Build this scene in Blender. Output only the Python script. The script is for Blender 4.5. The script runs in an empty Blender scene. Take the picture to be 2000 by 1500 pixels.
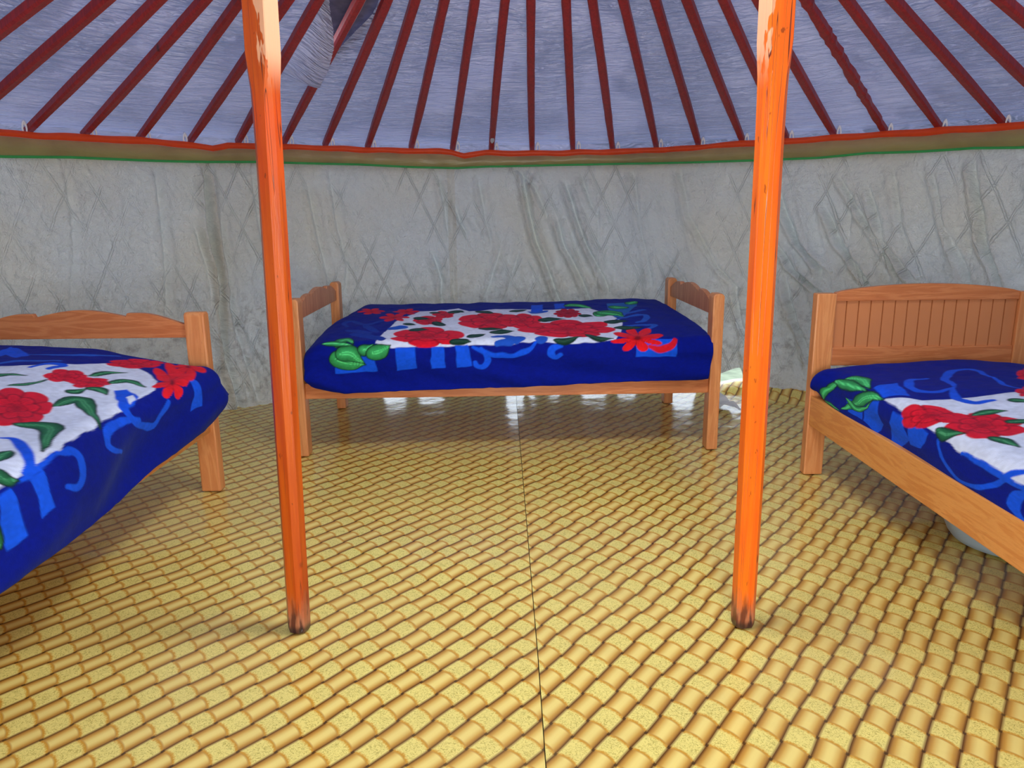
import bpy, math, random
import numpy as np
from mathutils import Vector, Matrix

scene = bpy.context.scene
COL = scene.collection
random.seed(4)

# ------------------------------------------------------------------ camera, sky, daylight, exposure
CX, CY, R = .0946, 2.232, 3.04          # centre and radius of the round tent
cam_data = bpy.data.cameras.new('camera')
cam_data.sensor_width = 36.0
cam_data.lens = 36*1455/2000
cam_data.clip_start = .02
cam = bpy.data.objects.new('camera', cam_data); COL.objects.link(cam)
cam.matrix_world = Matrix.Translation((0, 0, 1.165)) @ Matrix.Rotation(math.pi/2-.2206, 4, 'X') @ Matrix.Rotation(-.0108, 4, 'Z')
scene.camera = cam

world = bpy.data.worlds.new('sky'); scene.world = world; world.use_nodes = True
wb = world.node_tree.nodes['Background']
wb.inputs['Color'].default_value = (.74, .86, 1.0, 1); wb.inputs['Strength'].default_value = 2.4

def area(name, loc, rot, sx, sy, power, color):
    l = bpy.data.lights.new(name, 'AREA'); l.shape = 'RECTANGLE'; l.size = sx; l.size_y = sy
    l.energy = power; l.color = color
    o = bpy.data.objects.new(name, l); COL.objects.link(o); o.location = loc; o.rotation_euler = rot
    return o
# daylight falling through the open door behind the camera and through the roof crown
area('door_daylight', (.50, -.82, .85), (math.radians(88), 0, 0), .8, 1.3, 68, (1.0, .97, .92))
area('crown_daylight', (CX+.24, CY-.40, 2.64), (math.radians(-20), math.radians(-8), 0), .7, .6, 40, (.93, .96, 1.0))

vs = scene.view_settings
vs.view_transform = 'Standard'; vs.look = 'None'; vs.gamma = 1; vs.use_curve_mapping = False
vs.exposure = 0.36

# ------------------------------------------------------------------ object helpers
def put(name, mesh, mat=None, parent=None, smooth_shade=False):
    o = bpy.data.objects.new(name, mesh); COL.objects.link(o)
    if mat is not None: mesh.materials.append(mat)
    if parent is not None: o.parent = parent
    if smooth_shade:
        mesh.polygons.foreach_set('use_smooth', [True]*len(mesh.polygons))
    return o
def thing(name, label, cat, loc, group=None):
    o = bpy.data.objects.new(name, None); COL.objects.link(o); o.location = loc
    o.empty_display_size = .1
    tag(o, label, cat, group); return o
def tag(o, label, cat, group=None):
    o['label'] = label; o['category'] = cat
    if group: o['group'] = group
    return o
def struct(o):
    o['kind'] = 'structure'; return o
def pydata(name, v, f):
    m = bpy.data.meshes.new(name); m.from_pydata([tuple(map(float, p)) for p in v], [], f); m.update(); return m
def recalc(m):
    import bmesh
    bm = bmesh.new(); bm.from_mesh(m); bmesh.ops.recalc_face_normals(bm, faces=bm.faces); bm.to_mesh(m); bm.free(); return m
def bevel_mesh(m, w, seg=2):
    import bmesh
    bm = bmesh.new(); bm.from_mesh(m)
    bmesh.ops.recalc_face_normals(bm, faces=bm.faces)
    ed = [e for e in bm.edges if len(e.link_faces) == 2 and e.calc_face_angle(0) > .5]
    bmesh.ops.bevel(bm, geom=ed, offset=w, segments=seg, profile=.6, affect='EDGES', clamp_overlap=True)
    bm.to_mesh(m); bm.free(); return m
def prism(name, pts, y0, y1, tr, bev=.004):
    """polygon pts (a,z) extruded from y0 to y1; tr maps (a,y,z) to the local frame"""
    n = len(pts)
    v = [tr(a, y0, z) for a, z in pts]+[tr(a, y1, z) for a, z in pts]
    f = [list(range(n)), list(range(2*n-1, n-1, -1))]+[[i, (i+1) % n, n+(i+1) % n, n+i] for i in range(n)]
    m = pydata(name, v, f)
    return bevel_mesh(m, bev) if bev else recalc(m)
def box(name, x0, x1, y0, y1, z0, z1, tr=lambda x, y, z: (x, y, z), bev=.004):
    return prism(name, [(x0, z0), (x1, z0), (x1, z1), (x0, z1)], y0, y1, tr, bev)
def grid_mesh(name, P, uv=None, keep=None):
    n, m = P.shape[:2]
    idx = np.arange(n*m).reshape(n, m)
    q = np.stack([idx[:-1, :-1], idx[1:, :-1], idx[1:, 1:], idx[:-1, 1:]], -1).reshape(-1, 4)
    if keep is not None: q = q[keep.ravel()]
    me = bpy.data.meshes.new(name)
    me.vertices.add(n*m); me.vertices.foreach_set('co', P.reshape(-1).astype(np.float32))
    me.loops.add(len(q)*4); me.loops.foreach_set('vertex_index', q.reshape(-1).astype(np.int32))
    me.polygons.add(len(q)); me.polygons.foreach_set('loop_start', np.arange(0, len(q)*4, 4, dtype=np.int32))
    try: me.polygons.foreach_set('loop_total', np.full(len(q), 4, dtype=np.int32))
    except Exception: pass
    me.polygons.foreach_set('use_smooth', np.ones(len(q), dtype=bool))
    me.update(calc_edges=True)
    if uv is not None:
        l = me.uv_layers.new(name='UVMap')
        l.data.foreach_set('uv', uv.reshape(-1, 2)[q.reshape(-1)].reshape(-1).astype(np.float32))
    me.validate()
    return me

# ------------------------------------------------------------------ material helpers
def lin(r, g, b):
    f = lambda c: (c/255/12.92) if c/255 <= .04045 else ((c/255+.055)/1.055)**2.4
    return (f(r), f(g), f(b), 1)
class NT:
    def __init__(self, name):
        self.m = bpy.data.materials.new(name); self.m.use_nodes = True
        self.t = self.m.node_tree; self.b = self.t.nodes['Principled BSDF']; self.out = self.t.nodes['Material Output']
    def n(self, typ, **kw):
        x = self.t.nodes.new(typ)
        for k, v in kw.items(): setattr(x, k, v)
        return x
    def set(self, sock, v):
        if isinstance(v, E): v = v.s
        if isinstance(v, bpy.types.NodeSocket): self.t.links.new(v, sock)
        else: sock.default_value = v
    def math(self, op, *a, clamp=False):
        x = self.n('ShaderNodeMath', operation=op, use_clamp=clamp)
        for i, v in enumerate(a): self.set(x.inputs[i], v)
        return E(self, x.outputs[0])
    def mix(self, f, a, b, mode='MIX'):
        x = self.n('ShaderNodeMix', data_type='RGBA', blend_type=mode)
        self.set(x.inputs[0], f); self.set(x.inputs[6], a); self.set(x.inputs[7], b)
        return x.outputs[2]
    def step(self, v, a, b):
        x = self.n('ShaderNodeMapRange', interpolation_type='SMOOTHSTEP')
        self.set(x.inputs[0], v); x.inputs[1].default_value = a; x.inputs[2].default_value = b
        return E(self, x.outputs[0])
    def coord(self, kind='Object'):
        return self.n('ShaderNodeTexCoord').outputs[kind]
    def mapping(self, vec, scale=(1, 1, 1), rot=(0, 0, 0), loc=(0, 0, 0)):
        x = self.n('ShaderNodeMapping'); self.t.links.new(vec, x.inputs[0])
        x.inputs['Scale'].default_value = scale; x.inputs['Rotation'].default_value = rot; x.inputs['Location'].default_value = loc
        return x.outputs[0]
    def noise(self, vec, scale, detail=3, rough=.5, dist=0.0):
        x = self.n('ShaderNodeTexNoise'); self.t.links.new(vec, x.inputs['Vector'])
        x.inputs['Scale'].default_value = scale; x.inputs['Detail'].default_value = detail
        x.inputs['Roughness'].default_value = rough; x.inputs['Distortion'].default_value = dist
        return E(self, x.outputs[0])
    def voronoi(self, vec, scale, feature='F1'):
        x = self.n('ShaderNodeTexVoronoi', feature=feature); self.t.links.new(vec, x.inputs['Vector'])
        x.inputs['Scale'].default_value = scale
        return E(self, x.outputs[0])
    def xyz(self, vec):
        x = self.n('ShaderNodeSeparateXYZ'); self.t.links.new(vec, x.inputs[0])
        return [E(self, o) for o in x.outputs]
    def bump(self, h, strength=.5, dist=.01, normal=None):
        x = self.n('ShaderNodeBump'); self.set(x.inputs['Height'], h)
        x.inputs['Strength'].default_value = strength; x.inputs['Distance'].default_value = dist
        if normal is not None: self.t.links.new(normal, x.inputs['Normal'])
        return x.outputs[0]
    def p(self, **kw):
        names = {'color': 'Base Color', 'rough': 'Roughness', 'normal': 'Normal', 'spec': 'Specular IOR Level', 'sheen': 'Sheen Weight', 'metal': 'Metallic', 'coat': 'Coat Weight', 'coatr': 'Coat Roughness'}
        for k, v in kw.items(): self.set(self.b.inputs[names[k]], v)
        return self
class E:
    def __init__(self, t, s): self.t = t; self.s = s
    def __add__(self, o): return self.t.math('ADD', self, o)
    __radd__ = __add__
    def __sub__(self, o): return self.t.math('SUBTRACT', self, o)
    def __rsub__(self, o): return self.t.math('SUBTRACT', o, self)
    def __mul__(self, o): return self.t.math('MULTIPLY', self, o)
    __rmul__ = __mul__
    def frac(self): return self.t.math('FRACT', self)
    def floor(self): return self.t.math('FLOOR', self)
    def abs(self): return self.t.math('ABSOLUTE', self)
    def sin(self): return self.t.math('SINE', self)

def vnoise(x, y, seed=0):
    """smooth value noise in [-1,1]"""
    xi = np.floor(x).astype(np.int64); yi = np.floor(y).astype(np.int64)
    fx = x - xi; fy = y - yi
    fx = fx*fx*(3-2*fx); fy = fy*fy*(3-2*fy)
    def h(a, b):
        n = (a*374761393 + b*668265263 + seed*1274126177) & 0x7fffffff
        n = ((n ^ (n >> 13))*1103515245) & 0x7fffffff
        return ((n ^ (n >> 16)) & 0xffff)/32767.5 - 1
    return (h(xi, yi)*(1-fx)+h(xi+1, yi)*fx)*(1-fy) + (h(xi, yi+1)*(1-fx)+h(xi+1, yi+1)*fx)*fy

def smooth(x, a, b):
    t = np.clip((x-a)/(b-a), 0, 1)
    return t*t*(3-2*t)

# blanket surfaces.  s runs along the bed, t from the near hem up over the top and down the far side
BED = {
 'back':  dict(o=(-1.045, 3.575), ex=(1.0, .022), ey=(-.022, 1.0), L=2.06, W=1.03),
 'left':  dict(o=(-1.285, 3.09), ex=(0.0, -1.0), ey=(-1.0, 0.0), L=1.92, W=1.03),
 'right': dict(o=(1.345, 3.20), ex=(0.0, -1.0), ey=(1.0, 0.0), L=1.92, W=.95),
}
SIDE, RAD = .26, .07
def blanket_point(kind, s, t):
    B = BED[kind]; W = B['W']; L = B['L']
    top = W - .06
    if kind == 'back':
        hem = np.interp(s, [0, .04, .22, .6, 1.05, 1.6, 2.0, 2.06], [.375, .365, .33, .335, .346, .362, .372, .38])
        zt = .575; over = .012; smin, smax = .035, 2.035
    elif kind == 'left':
        hem = np.interp(s, [0, .1, .25, .5, .9, 1.5, 2], [.40, .37, .345, .328, .315, .318, .32])
        zt = .575; over = .035; smin, smax = .0, 1.9
    else:
        hem = np.interp(s, [0, .1, .3, .6, 1.0, 2], [.40, .375, .36, .352, .35, .35])
        zt = .515; over = .0; smin, smax = .03, 1.9
    arc = RAD*np.pi/2
    a1 = SIDE; a2 = a1+arc; a3 = a2+top; a4 = a3+arc
    q = np.clip((t-a1)/arc, 0, 1)*np.pi/2
    q2 = np.clip((t-a3)/arc, 0, 1)*np.pi/2
    side = np.clip(t/a1, 0, 1)
    w = -over*np.ones_like(t) + .0
    if kind == 'left': w = w - .05*smooth(s, .55, 1.25)*(1-smooth(t, .2, .5))
    w = w + RAD*(1-np.cos(q)) + np.clip(t-a2, 0, top) + RAD*np.sin(q2)
    zs = hem + (zt-RAD-hem)*side
    z = zs + RAD*np.sin(q) - RAD*(1-np.cos(q2)) - .18*np.clip((t-a4)/a1, 0, 1)
    # crown and slope of the top
    u = np.clip((t-a2)/top, 0, 1); on = np.sin(q)*np.cos(q2)
    if kind == 'back':
        z = z + on*(.065*u + .012*np.sin(np.pi*u) + .012*smooth(s, .9, 1.9)*u)
    elif kind == 'left':
        z = z + on*(.06*smooth(u, 0, .45)+.035*smooth(u, .2, 1)*(1-.6*smooth(s, .5, 1.4))+.01*np.sin(np.pi*u))
    else:
        z = z + on*(.03*np.sin(np.pi*u) + .012*vnoise(s*3, u*3, 5))
    # rounded ends
    re = .10
    ds = np.minimum(s-smin, 99); de = smax - s
    def endz(d, r): 
        e = np.clip((r-d)/r, 0, 1); return r*(1-np.sqrt(np.clip(1-e*e, 0, 1)))
    if kind == 'back':
        d0 = endz(s-smin+.02, .13)*.9; d1 = endz(de+.02, .05)*.5
    elif kind == 'left':
        d0 = endz(s-smin+.012, .075)*(.5+.6*(1-smooth(u, 0, .35))); d1 = endz(de+.02, .1)
    else:
        d0 = endz(s-smin+.03, .09)*.75; d1 = endz(de+.02, .1)
    upper = smooth(t, 0, a1)
    z = z - (d0+d1)*upper
    # folds and bulges
    fo = (1-np.sin(q))*np.sin(np.pi*np.clip(side, 0, 1)**.7)
    if kind == 'back':
        w = w - fo*(.012*np.sin(s*7+t*14) + .010*vnoise(s*5, t*9+s*6, 3)) 
        s2 = s - .06*smooth(u, .1, 1)*smooth(s, 1.0, 2.06) + .07*smooth(u, .3, 1)*(1-smooth(s, 0, 1.0))
        s2 = s2 + .03*(1-smooth(side,0,.4))*(1-smooth(s,0,.12)) - .02*(1-smooth(side,0,1))*smooth(s,1.9,2.06)
    elif kind == 'left':
        w = w - fo*(.014*np.sin(s*5.3+t*9) + .012*vnoise(s*4, t*7+s*5, 7)) - .05*(1-smooth(s, .05, .75))*(1-smooth(u, 0, .3))*smooth(t, -.2, .15)
        s2 = s - .02*np.sin(np.pi*np.clip(side,0,1))*(1-smooth(s, 0, .3))
    else:
        w = w - fo*(.008*np.sin(s*6+t*9)+.006*vnoise(s*5, t*7, 9)) - .05*(1-smooth(s, 0, .16))*(1-u)*smooth(t,0.0,.3)
        s2 = s
    z = z + .004*vnoise(s*9, t*9, 11)*on + .0015*vnoise(s*30, t*22, 12)
    if kind == 'left': w = w + .035*(1-smooth(s, 0, .10))*(1-smooth(u, 0, .2))
    o = B['o']; ex = B['ex']; ey = B['ey']
    return np.stack([o[0]+ex[0]*s2+ey[0]*w, o[1]+ex[1]*s2+ey[1]*w, z], -1)
def blanket_grid(kind, step):
    B = BED[kind]
    T = SIDE*2 + RAD*np.pi + B['W'] - .06
    lo = {'back': .035, 'left': 0.0, 'right': .03}[kind]; hi = {'back': 2.035, 'left': 1.9, 'right': 1.9}[kind]
    s = np.linspace(lo, hi, int((hi-lo)/step)+1); t = np.linspace(0, T, int(T/step)+1)
    S, TT = np.meshgrid(s, t, indexing='ij')
    return S, TT, blanket_point(kind, S, TT)
MOTIFS = {'back':[['P','white',[[0.379,0.332],[0.411,0.593],[0.431,0.729],[0.475,0.905],[0.511,1.041],[0.603,1.061],[0.743,1.125],[0.811,1.029],[0.975,1.085],[1.067,1.077],[1.311,1.013],[1.539,1.049],[1.627,0.801],[1.651,0.649],[1.603,0.453],[1.559,0.328],[1.451,0.312],[1.319,0.312],[1.159,0.328],[1.047,0.308],[0.871,0.312],[0.647,0.304],[0.463,0.3]]],['P','light',[[0.479,0.3],[0.575,0.3],[0.583,0.176],[0.483,0.156]]],['P','light',[[0.651,0.304],[0.715,0.308],[0.723,0.172],[0.651,0.172]]],['P','light',[[0.771,0.312],[0.835,0.316],[0.851,0.18],[0.779,0.176]]],['P','light',[[0.267,0.296],[0.367,0.324],[0.387,0.156],[0.179,0.14],[0.191,0.216]]],['P','light',[[1.659,0.32],[1.855,0.336],[1.855,0.224],[1.655,0.228]]],['P','light',[[1.191,1.193],[1.263,1.213],[1.247,0.941],[1.175,0.945]]],['P','light',[[1.343,1.249],[1.407,1.221],[1.387,1.061],[1.327,1.041]]],['P','teal',[[1.675,1.165],[1.887,1.225],[1.847,1.097],[1.667,0.733],[1.631,0.769],[1.643,0.989]]],['S','light',0.026,[[0.859,0.3],[0.907,0.276],[0.959,0.26],[1.047,0.256],[1.123,0.28],[1.167,0.32]]],['S','light',0.03,[[0.895,0.292],[0.923,0.256],[0.927,0.212],[0.907,0.176],[0.875,0.18],[0.863,0.216]]],['S','light',0.034,[[1.287,0.304],[1.247,0.292],[1.235,0.268],[1.255,0.24],[1.283,0.26]]],['S','mid',0.05,[[0.959,0.38],[1.011,0.392],[1.047,0.352],[1.035,0.328],[0.979,0.316]]],['S','mid',0.05,[[1.047,0.344],[1.087,0.356],[1.071,0.328]]],['S','mid',0.05,[[1.175,0.344],[1.199,0.356],[1.187,0.328]]],['S','mid',0.07,[[0.439,0.593],[0.475,0.609]]],['S','mid',0.03,[[1.687,0.821],[1.847,0.945]]],['S','mid',0.03,[[1.631,0.701],[1.751,0.789],[1.815,0.789],[1.771,0.669],[1.719,0.625]]],['S','mid',0.03,[[1.627,0.545],[1.727,0.573],[1.803,0.573],[1.751,0.501]]],['S','mid',0.05,[[1.167,0.961],[1.211,0.925],[1.263,0.985]]],['S','dusk',0.03,[[0.183,0.649],[0.151,0.725],[0.187,0.777],[0.267,0.689],[0.323,0.729],[0.379,0.805]]],['S','dusk',0.04,[[0.267,0.689],[0.319,0.589],[0.355,0.533]]],['S','dusk',0.06,[[0.243,0.489],[0.315,0.449],[0.403,0.372]]],['S','dusk',0.05,[[0.203,0.565],[0.259,0.545],[0.319,0.501]]],['F','red',6,0,[[0.627,0.396],[0.815,0.392],[0.435,0.408],[0.611,0.593],[0.631,0.3]]],['F','red',6,0,[[0.947,0.721],[1.139,0.705],[0.755,0.717],[0.947,0.977],[0.947,0.525]]],['F','red',7,0,[[1.339,0.533],[1.591,0.509],[1.083,0.549],[1.359,0.725],[1.319,0.352]]],['F','red',6,0,[[1.111,0.717],[1.227,0.709],[0.999,0.725],[1.119,0.921],[1.103,0.553]]],['F','deep',9,0,[[1.383,0.881],[1.463,0.877],[1.303,0.885],[1.403,1.033],[1.367,0.773]]],['F','red',5,0,[[0.671,0.905],[0.735,0.897],[0.603,0.917],[0.655,1.049],[0.679,0.801]]],['F','red',5,0,[[0.599,0.769],[0.683,0.753],[0.515,0.773],[0.583,0.885],[0.611,0.645]]],['F','red',6,1,[[0.207,1.065],[0.287,1.073],[0.123,1.077],[0.179,1.165],[0.235,0.973]]],['F','red',6,1,[[0.399,0.849],[0.483,0.853],[0.311,0.853],[0.367,0.985],[0.419,0.733]]],['F','red',6,1,[[0.427,1.041],[0.511,1.029],[0.347,1.037],[0.407,1.137],[0.451,0.933]]],['F','hib',8,1,[[1.667,0.332],[1.799,0.332],[1.535,0.336],[1.703,0.529],[1.663,0.268]]],['S','red',0.03,[[1.723,0.288],[1.775,0.276],[1.827,0.296],[1.851,0.332]]],['L','green',0.13,[[0.171,0.268],[0.247,0.224],[0.331,0.204]]],['L','green',0.1,[[0.199,0.276],[0.259,0.276],[0.327,0.212]]],['L','green',0.07,[[0.187,0.312],[0.223,0.38],[0.275,0.328]]],['L','green',0.04,[[0.119,0.34],[0.195,0.336],[0.271,0.32]]],['L','green',0.06,[[0.307,0.304],[0.335,0.296],[0.371,0.324]]],['L','green',0.09,[[0.355,0.272],[0.399,0.284],[0.455,0.316]]],['L','dark',0.07,[[0.831,0.396],[0.871,0.412],[0.915,0.436]]],['L','dark',0.06,[[0.747,0.336],[0.795,0.344],[0.847,0.332]]],['L','dark',0.07,[[0.535,0.537],[0.567,0.549],[0.619,0.549]]],['L','dark',0.06,[[0.515,0.837],[0.559,0.821],[0.607,0.805]]],['L','dark',0.05,[[0.483,0.685],[0.511,0.673],[0.543,0.657]]],['L','dark',0.06,[[0.635,0.729],[0.671,0.653],[0.699,0.633]]],['L','dark',0.08,[[0.707,0.957],[0.739,1.025],[0.783,0.997]]],['L','dark',0.08,[[0.859,1.037],[0.911,0.993],[0.963,0.945]]],['L','dark',0.08,[[0.947,0.465],[0.999,0.481],[1.059,0.497]]],['L','dark',0.05,[[0.883,0.573],[0.947,0.549],[0.999,0.525]]],['L','dark',0.05,[[0.579,1.005],[0.619,0.981],[0.643,0.985]]],['L','dark',0.08,[[1.207,0.717],[1.275,0.745],[1.347,0.733]]],['L','dark',0.045,[[1.255,0.336],[1.319,0.332],[1.395,0.376]]],['L','dark',0.045,[[1.415,0.412],[1.471,0.34],[1.547,0.34]]],['L','dark',0.08,[[1.555,0.637],[1.619,0.657],[1.679,0.661]]],['L','dark',0.07,[[1.583,0.533],[1.651,0.521],[1.727,0.525]]],['L','dark',0.06,[[1.447,0.809],[1.479,0.821],[1.515,0.809]]],['L','dark',0.07,[[1.063,0.985],[1.103,1.001],[1.151,1.037]]],['L','green',0.14,[[1.539,0.813],[1.627,0.889],[1.687,0.765]]],['L','green',0.1,[[1.563,0.897],[1.619,0.853],[1.683,0.801]]],['L','green',0.12,[[1.407,1.129],[1.483,1.133],[1.559,1.041]]],['L','green',0.11,[[1.683,1.065],[1.727,1.029],[1.763,0.989]]],['L','green',0.08,[[1.807,1.153],[1.843,1.189],[1.879,1.209]]]],'left':[['P','white',[[0.549,1.085],[0.449,0.897],[0.413,0.805],[0.349,0.729],[0.228,0.637],[0.196,0.553],[0.245,0.493],[0.361,0.408],[0.485,0.344],[0.693,0.328],[0.87,0.328],[0.942,0.32],[1.11,0.32],[1.267,0.312],[1.411,0.3],[1.523,0.292],[1.668,0.272]]],['P','light',[[1.307,0.292],[1.247,0.296],[1.267,0.232],[1.267,0.176],[1.327,0.16],[1.315,0.228]]],['P','light',[[1.435,0.288],[1.379,0.292],[1.383,0.228],[1.383,0.132],[1.451,0.12],[1.455,0.216]]],['P','light',[[0.273,0.356],[0.245,0.316],[0.269,0.188],[0.353,0.188]]],['P','light',[[1.579,0.268],[1.523,0.272],[1.507,0.136],[1.575,0.112]]],['P','light',[[1.367,0.296],[1.307,0.292],[1.13,0.308],[1.118,0.316],[1.271,0.312]]],['S','light',0.03,[[0.569,0.424],[0.645,0.368],[0.718,0.328],[0.714,0.272],[0.601,0.208],[0.545,0.244],[0.481,0.28]]],['P','light',[[0.545,0.457],[0.513,0.428],[0.585,0.344],[0.653,0.32],[0.701,0.324],[0.722,0.336]]],['P','white',[[0.609,0.376],[0.573,0.372],[0.617,0.336],[0.673,0.332]]],['S','light',0.03,[[0.681,0.272],[0.758,0.292],[0.83,0.3],[0.902,0.288],[0.922,0.244],[0.838,0.188]]],['S','light',0.03,[[1.154,0.312],[1.106,0.296],[1.094,0.264],[1.122,0.212],[1.158,0.192],[1.199,0.212]]],['S','light',0.025,[[1.122,0.461],[1.118,0.432],[1.178,0.376],[1.251,0.328],[1.303,0.308]]],['S','light',0.035,[[0.361,1.001],[0.236,1.037],[0.128,1.057],[0.241,0.937]]],['P','light',[[0.188,1.069],[0.092,1.089],[0.216,0.949],[0.297,0.933]]],['S','light',0.03,[[0.453,0.785],[0.377,0.773],[0.357,0.725],[0.445,0.725]]],['S','mid',0.02,[[0.216,0.945],[0.184,0.781],[0.084,0.661]]],['S','mid',0.03,[[0.405,0.925],[0.353,0.881],[0.313,0.765]]],['F','red',6,0,[[0.156,0.569],[0.096,0.497],[0.228,0.637],[0.08,0.601],[0.216,0.545]]],['F','red',6,0,[[0.481,0.645],[0.425,0.601],[0.525,0.697],[0.405,0.689],[0.549,0.609]]],['F','red',6,0,[[0.497,0.557],[0.453,0.509],[0.549,0.601],[0.437,0.589],[0.557,0.525]]],['F','red',7,0,[[0.858,0.581],[0.798,0.493],[0.93,0.649],[0.705,0.673],[1.014,0.481]]],['F','hib',6,1,[[0.373,0.348],[0.293,0.316],[0.401,0.4],[0.052,0.489],[0.469,0.268]]],['F','hib',6,1,[[0.092,0.424],[0.048,0.36],[0.124,0.469],[0.056,0.436],[0.289,0.332]]],['L','leaf',0.07,[[0.794,0.505],[0.689,0.481],[0.914,0.312]]],['L','leaf',0.07,[[0.998,0.497],[0.99,0.412],[1.182,0.332]]],['L','leaf',0.06,[[1.339,0.368],[1.371,0.324],[1.339,0.3]]],['L','leaf',0.05,[[1.291,0.38],[1.243,0.388],[1.211,0.388]]],['L','leaf',0.05,[[0.465,0.509],[0.405,0.485],[0.457,0.396]]],['L','leaf',0.03,[[0.425,0.601],[0.341,0.585],[0.293,0.541]]],['L','leaf',0.04,[[0.629,0.557],[0.617,0.537],[0.569,0.529]]],['L','leaf',0.05,[[0.565,0.525],[0.553,0.497],[0.601,0.449]]],['L','leaf',0.02,[[0.693,0.709],[0.645,0.677],[0.561,0.665]]],['L','leaf',0.04,[[0.629,0.821],[0.561,0.801],[0.553,0.741]]],['L','leaf',0.06,[[1.491,0.24],[1.475,0.176],[1.463,0.136]]],['L','leaf',0.06,[[0.82,1.08],[0.72,1.16],[0.6,1.18]]],['L','leaf',0.06,[[0.9,0.9],[1.0,1.05],[1.1,1.1]]],['F','red',7,0,[[0.85,0.98],[0.97,0.98],[0.73,0.98],[0.85,1.1],[0.85,0.86]]],['F','red',6,0,[[1.5,0.85],[1.63,0.85],[1.37,0.85],[1.5,0.98],[1.5,0.72]]],['L','leaf',0.06,[[1.4,0.95],[1.3,1.05],[1.18,1.06]]],['F','hib',6,1,[[1.2,1.2],[1.28,1.2],[1.1199999999999999,1.2],[1.2,1.28],[1.2,1.1199999999999999]]]],'right':[['P','white',[[0.551,0.308],[0.687,0.384],[0.707,0.489],[0.707,0.601],[0.691,0.729],[0.579,0.965],[0.494,1.237],[1.676,0.116],[1.544,0.248],[1.347,0.276],[1.203,0.272],[1.063,0.276],[0.923,0.292],[0.747,0.304],[0.623,0.304]]],['P','light',[[0.434,0.272],[0.531,0.3],[0.591,0.172],[0.551,0.04],[0.45,0.096]]],['P','light',[[0.639,0.288],[0.715,0.292],[0.783,0.172],[0.723,0.052],[0.651,0.06]]],['P','light',[[0.755,0.296],[0.883,0.28],[0.859,0.152],[0.783,0.128]]],['P','light',[[0.43,0.336],[0.418,0.429],[0.615,0.376],[0.543,0.312]]],['P','light',[[0.282,0.24],[0.414,0.276],[0.442,0.096],[0.326,0.104]]],['S','light',0.03,[[0.422,0.781],[0.258,0.813],[0.27,0.725],[0.394,0.629],[0.535,0.581]]],['S','light',0.03,[[0.555,0.569],[0.603,0.477],[0.555,0.433],[0.462,0.453],[0.37,0.513],[0.362,0.577]]],['S','light',0.03,[[0.567,0.553],[0.699,0.493],[0.767,0.513],[0.759,0.577]]],['S','light',0.02,[[0.422,0.789],[0.575,0.749],[0.639,0.765]]],['S','light',0.025,[[0.939,0.276],[0.991,0.172],[1.071,0.084],[1.159,0.104],[1.227,0.176],[1.275,0.28],[1.339,0.324]]],['S','light',0.02,[[1.067,0.276],[1.203,0.272],[1.351,0.268]]],['S','light',0.045,[[1.383,0.28],[1.331,0.208],[1.327,0.116],[1.363,0.068]]],['F','red',6,0,[[0.819,0.34],[0.875,0.429],[0.667,0.276],[0.739,0.384],[0.875,0.304]]],['F','red',6,0,[[0.963,0.424],[1.019,0.517],[0.903,0.324],[0.855,0.489],[1.079,0.352]]],['F','red',6,0,[[0.362,0.981],[0.31,1.081],[0.374,0.913],[0.178,1.109],[0.47,0.909]]],['F','red',6,0,[[0.679,0.757],[0.651,0.825],[0.687,0.705],[0.559,0.841],[0.763,0.701]]],['L','green',0.06,[[0.078,0.0],[0.126,0.236],[0.206,0.3]]],['L','green',0.07,[[0.27,0.08],[0.414,0.276],[0.551,0.308]]],['L','green',0.07,[[0.206,0.32],[0.298,0.348],[0.422,0.328]]],['L','green',0.05,[[0.15,0.296],[0.286,0.304],[0.418,0.316]]],['L','green',0.06,[[0.094,0.016],[0.174,0.044],[0.262,0.048]]],['L','green',0.06,[[0.282,0.24],[0.386,0.184],[0.49,0.288]]],['L','leaf',0.05,[[0.903,0.308],[0.963,0.308],[1.015,0.336]]],['L','leaf',0.04,[[0.871,0.445],[0.859,0.509],[0.867,0.557]]],['L','leaf',0.05,[[1.079,0.372],[1.115,0.388],[1.183,0.388]]],['L','leaf',0.04,[[0.783,0.617],[0.795,0.641],[0.823,0.673]]],['L','leaf',0.05,[[0.967,0.497],[0.983,0.533],[1.019,0.577]]],['L','leaf',0.06,[[0.82,1.08],[0.72,1.16],[0.6,1.18]]],['L','leaf',0.06,[[0.9,0.9],[1.0,1.05],[1.1,1.1]]],['F','red',7,0,[[0.85,0.98],[0.97,0.98],[0.73,0.98],[0.85,1.1],[0.85,0.86]]],['F','red',6,0,[[1.5,0.85],[1.63,0.85],[1.37,0.85],[1.5,0.98],[1.5,0.72]]],['L','leaf',0.06,[[1.4,0.95],[1.3,1.05],[1.18,1.06]]],['F','hib',6,1,[[1.2,1.2],[1.28,1.2],[1.1199999999999999,1.2],[1.2,1.28],[1.2,1.1199999999999999]]]]}
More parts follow.
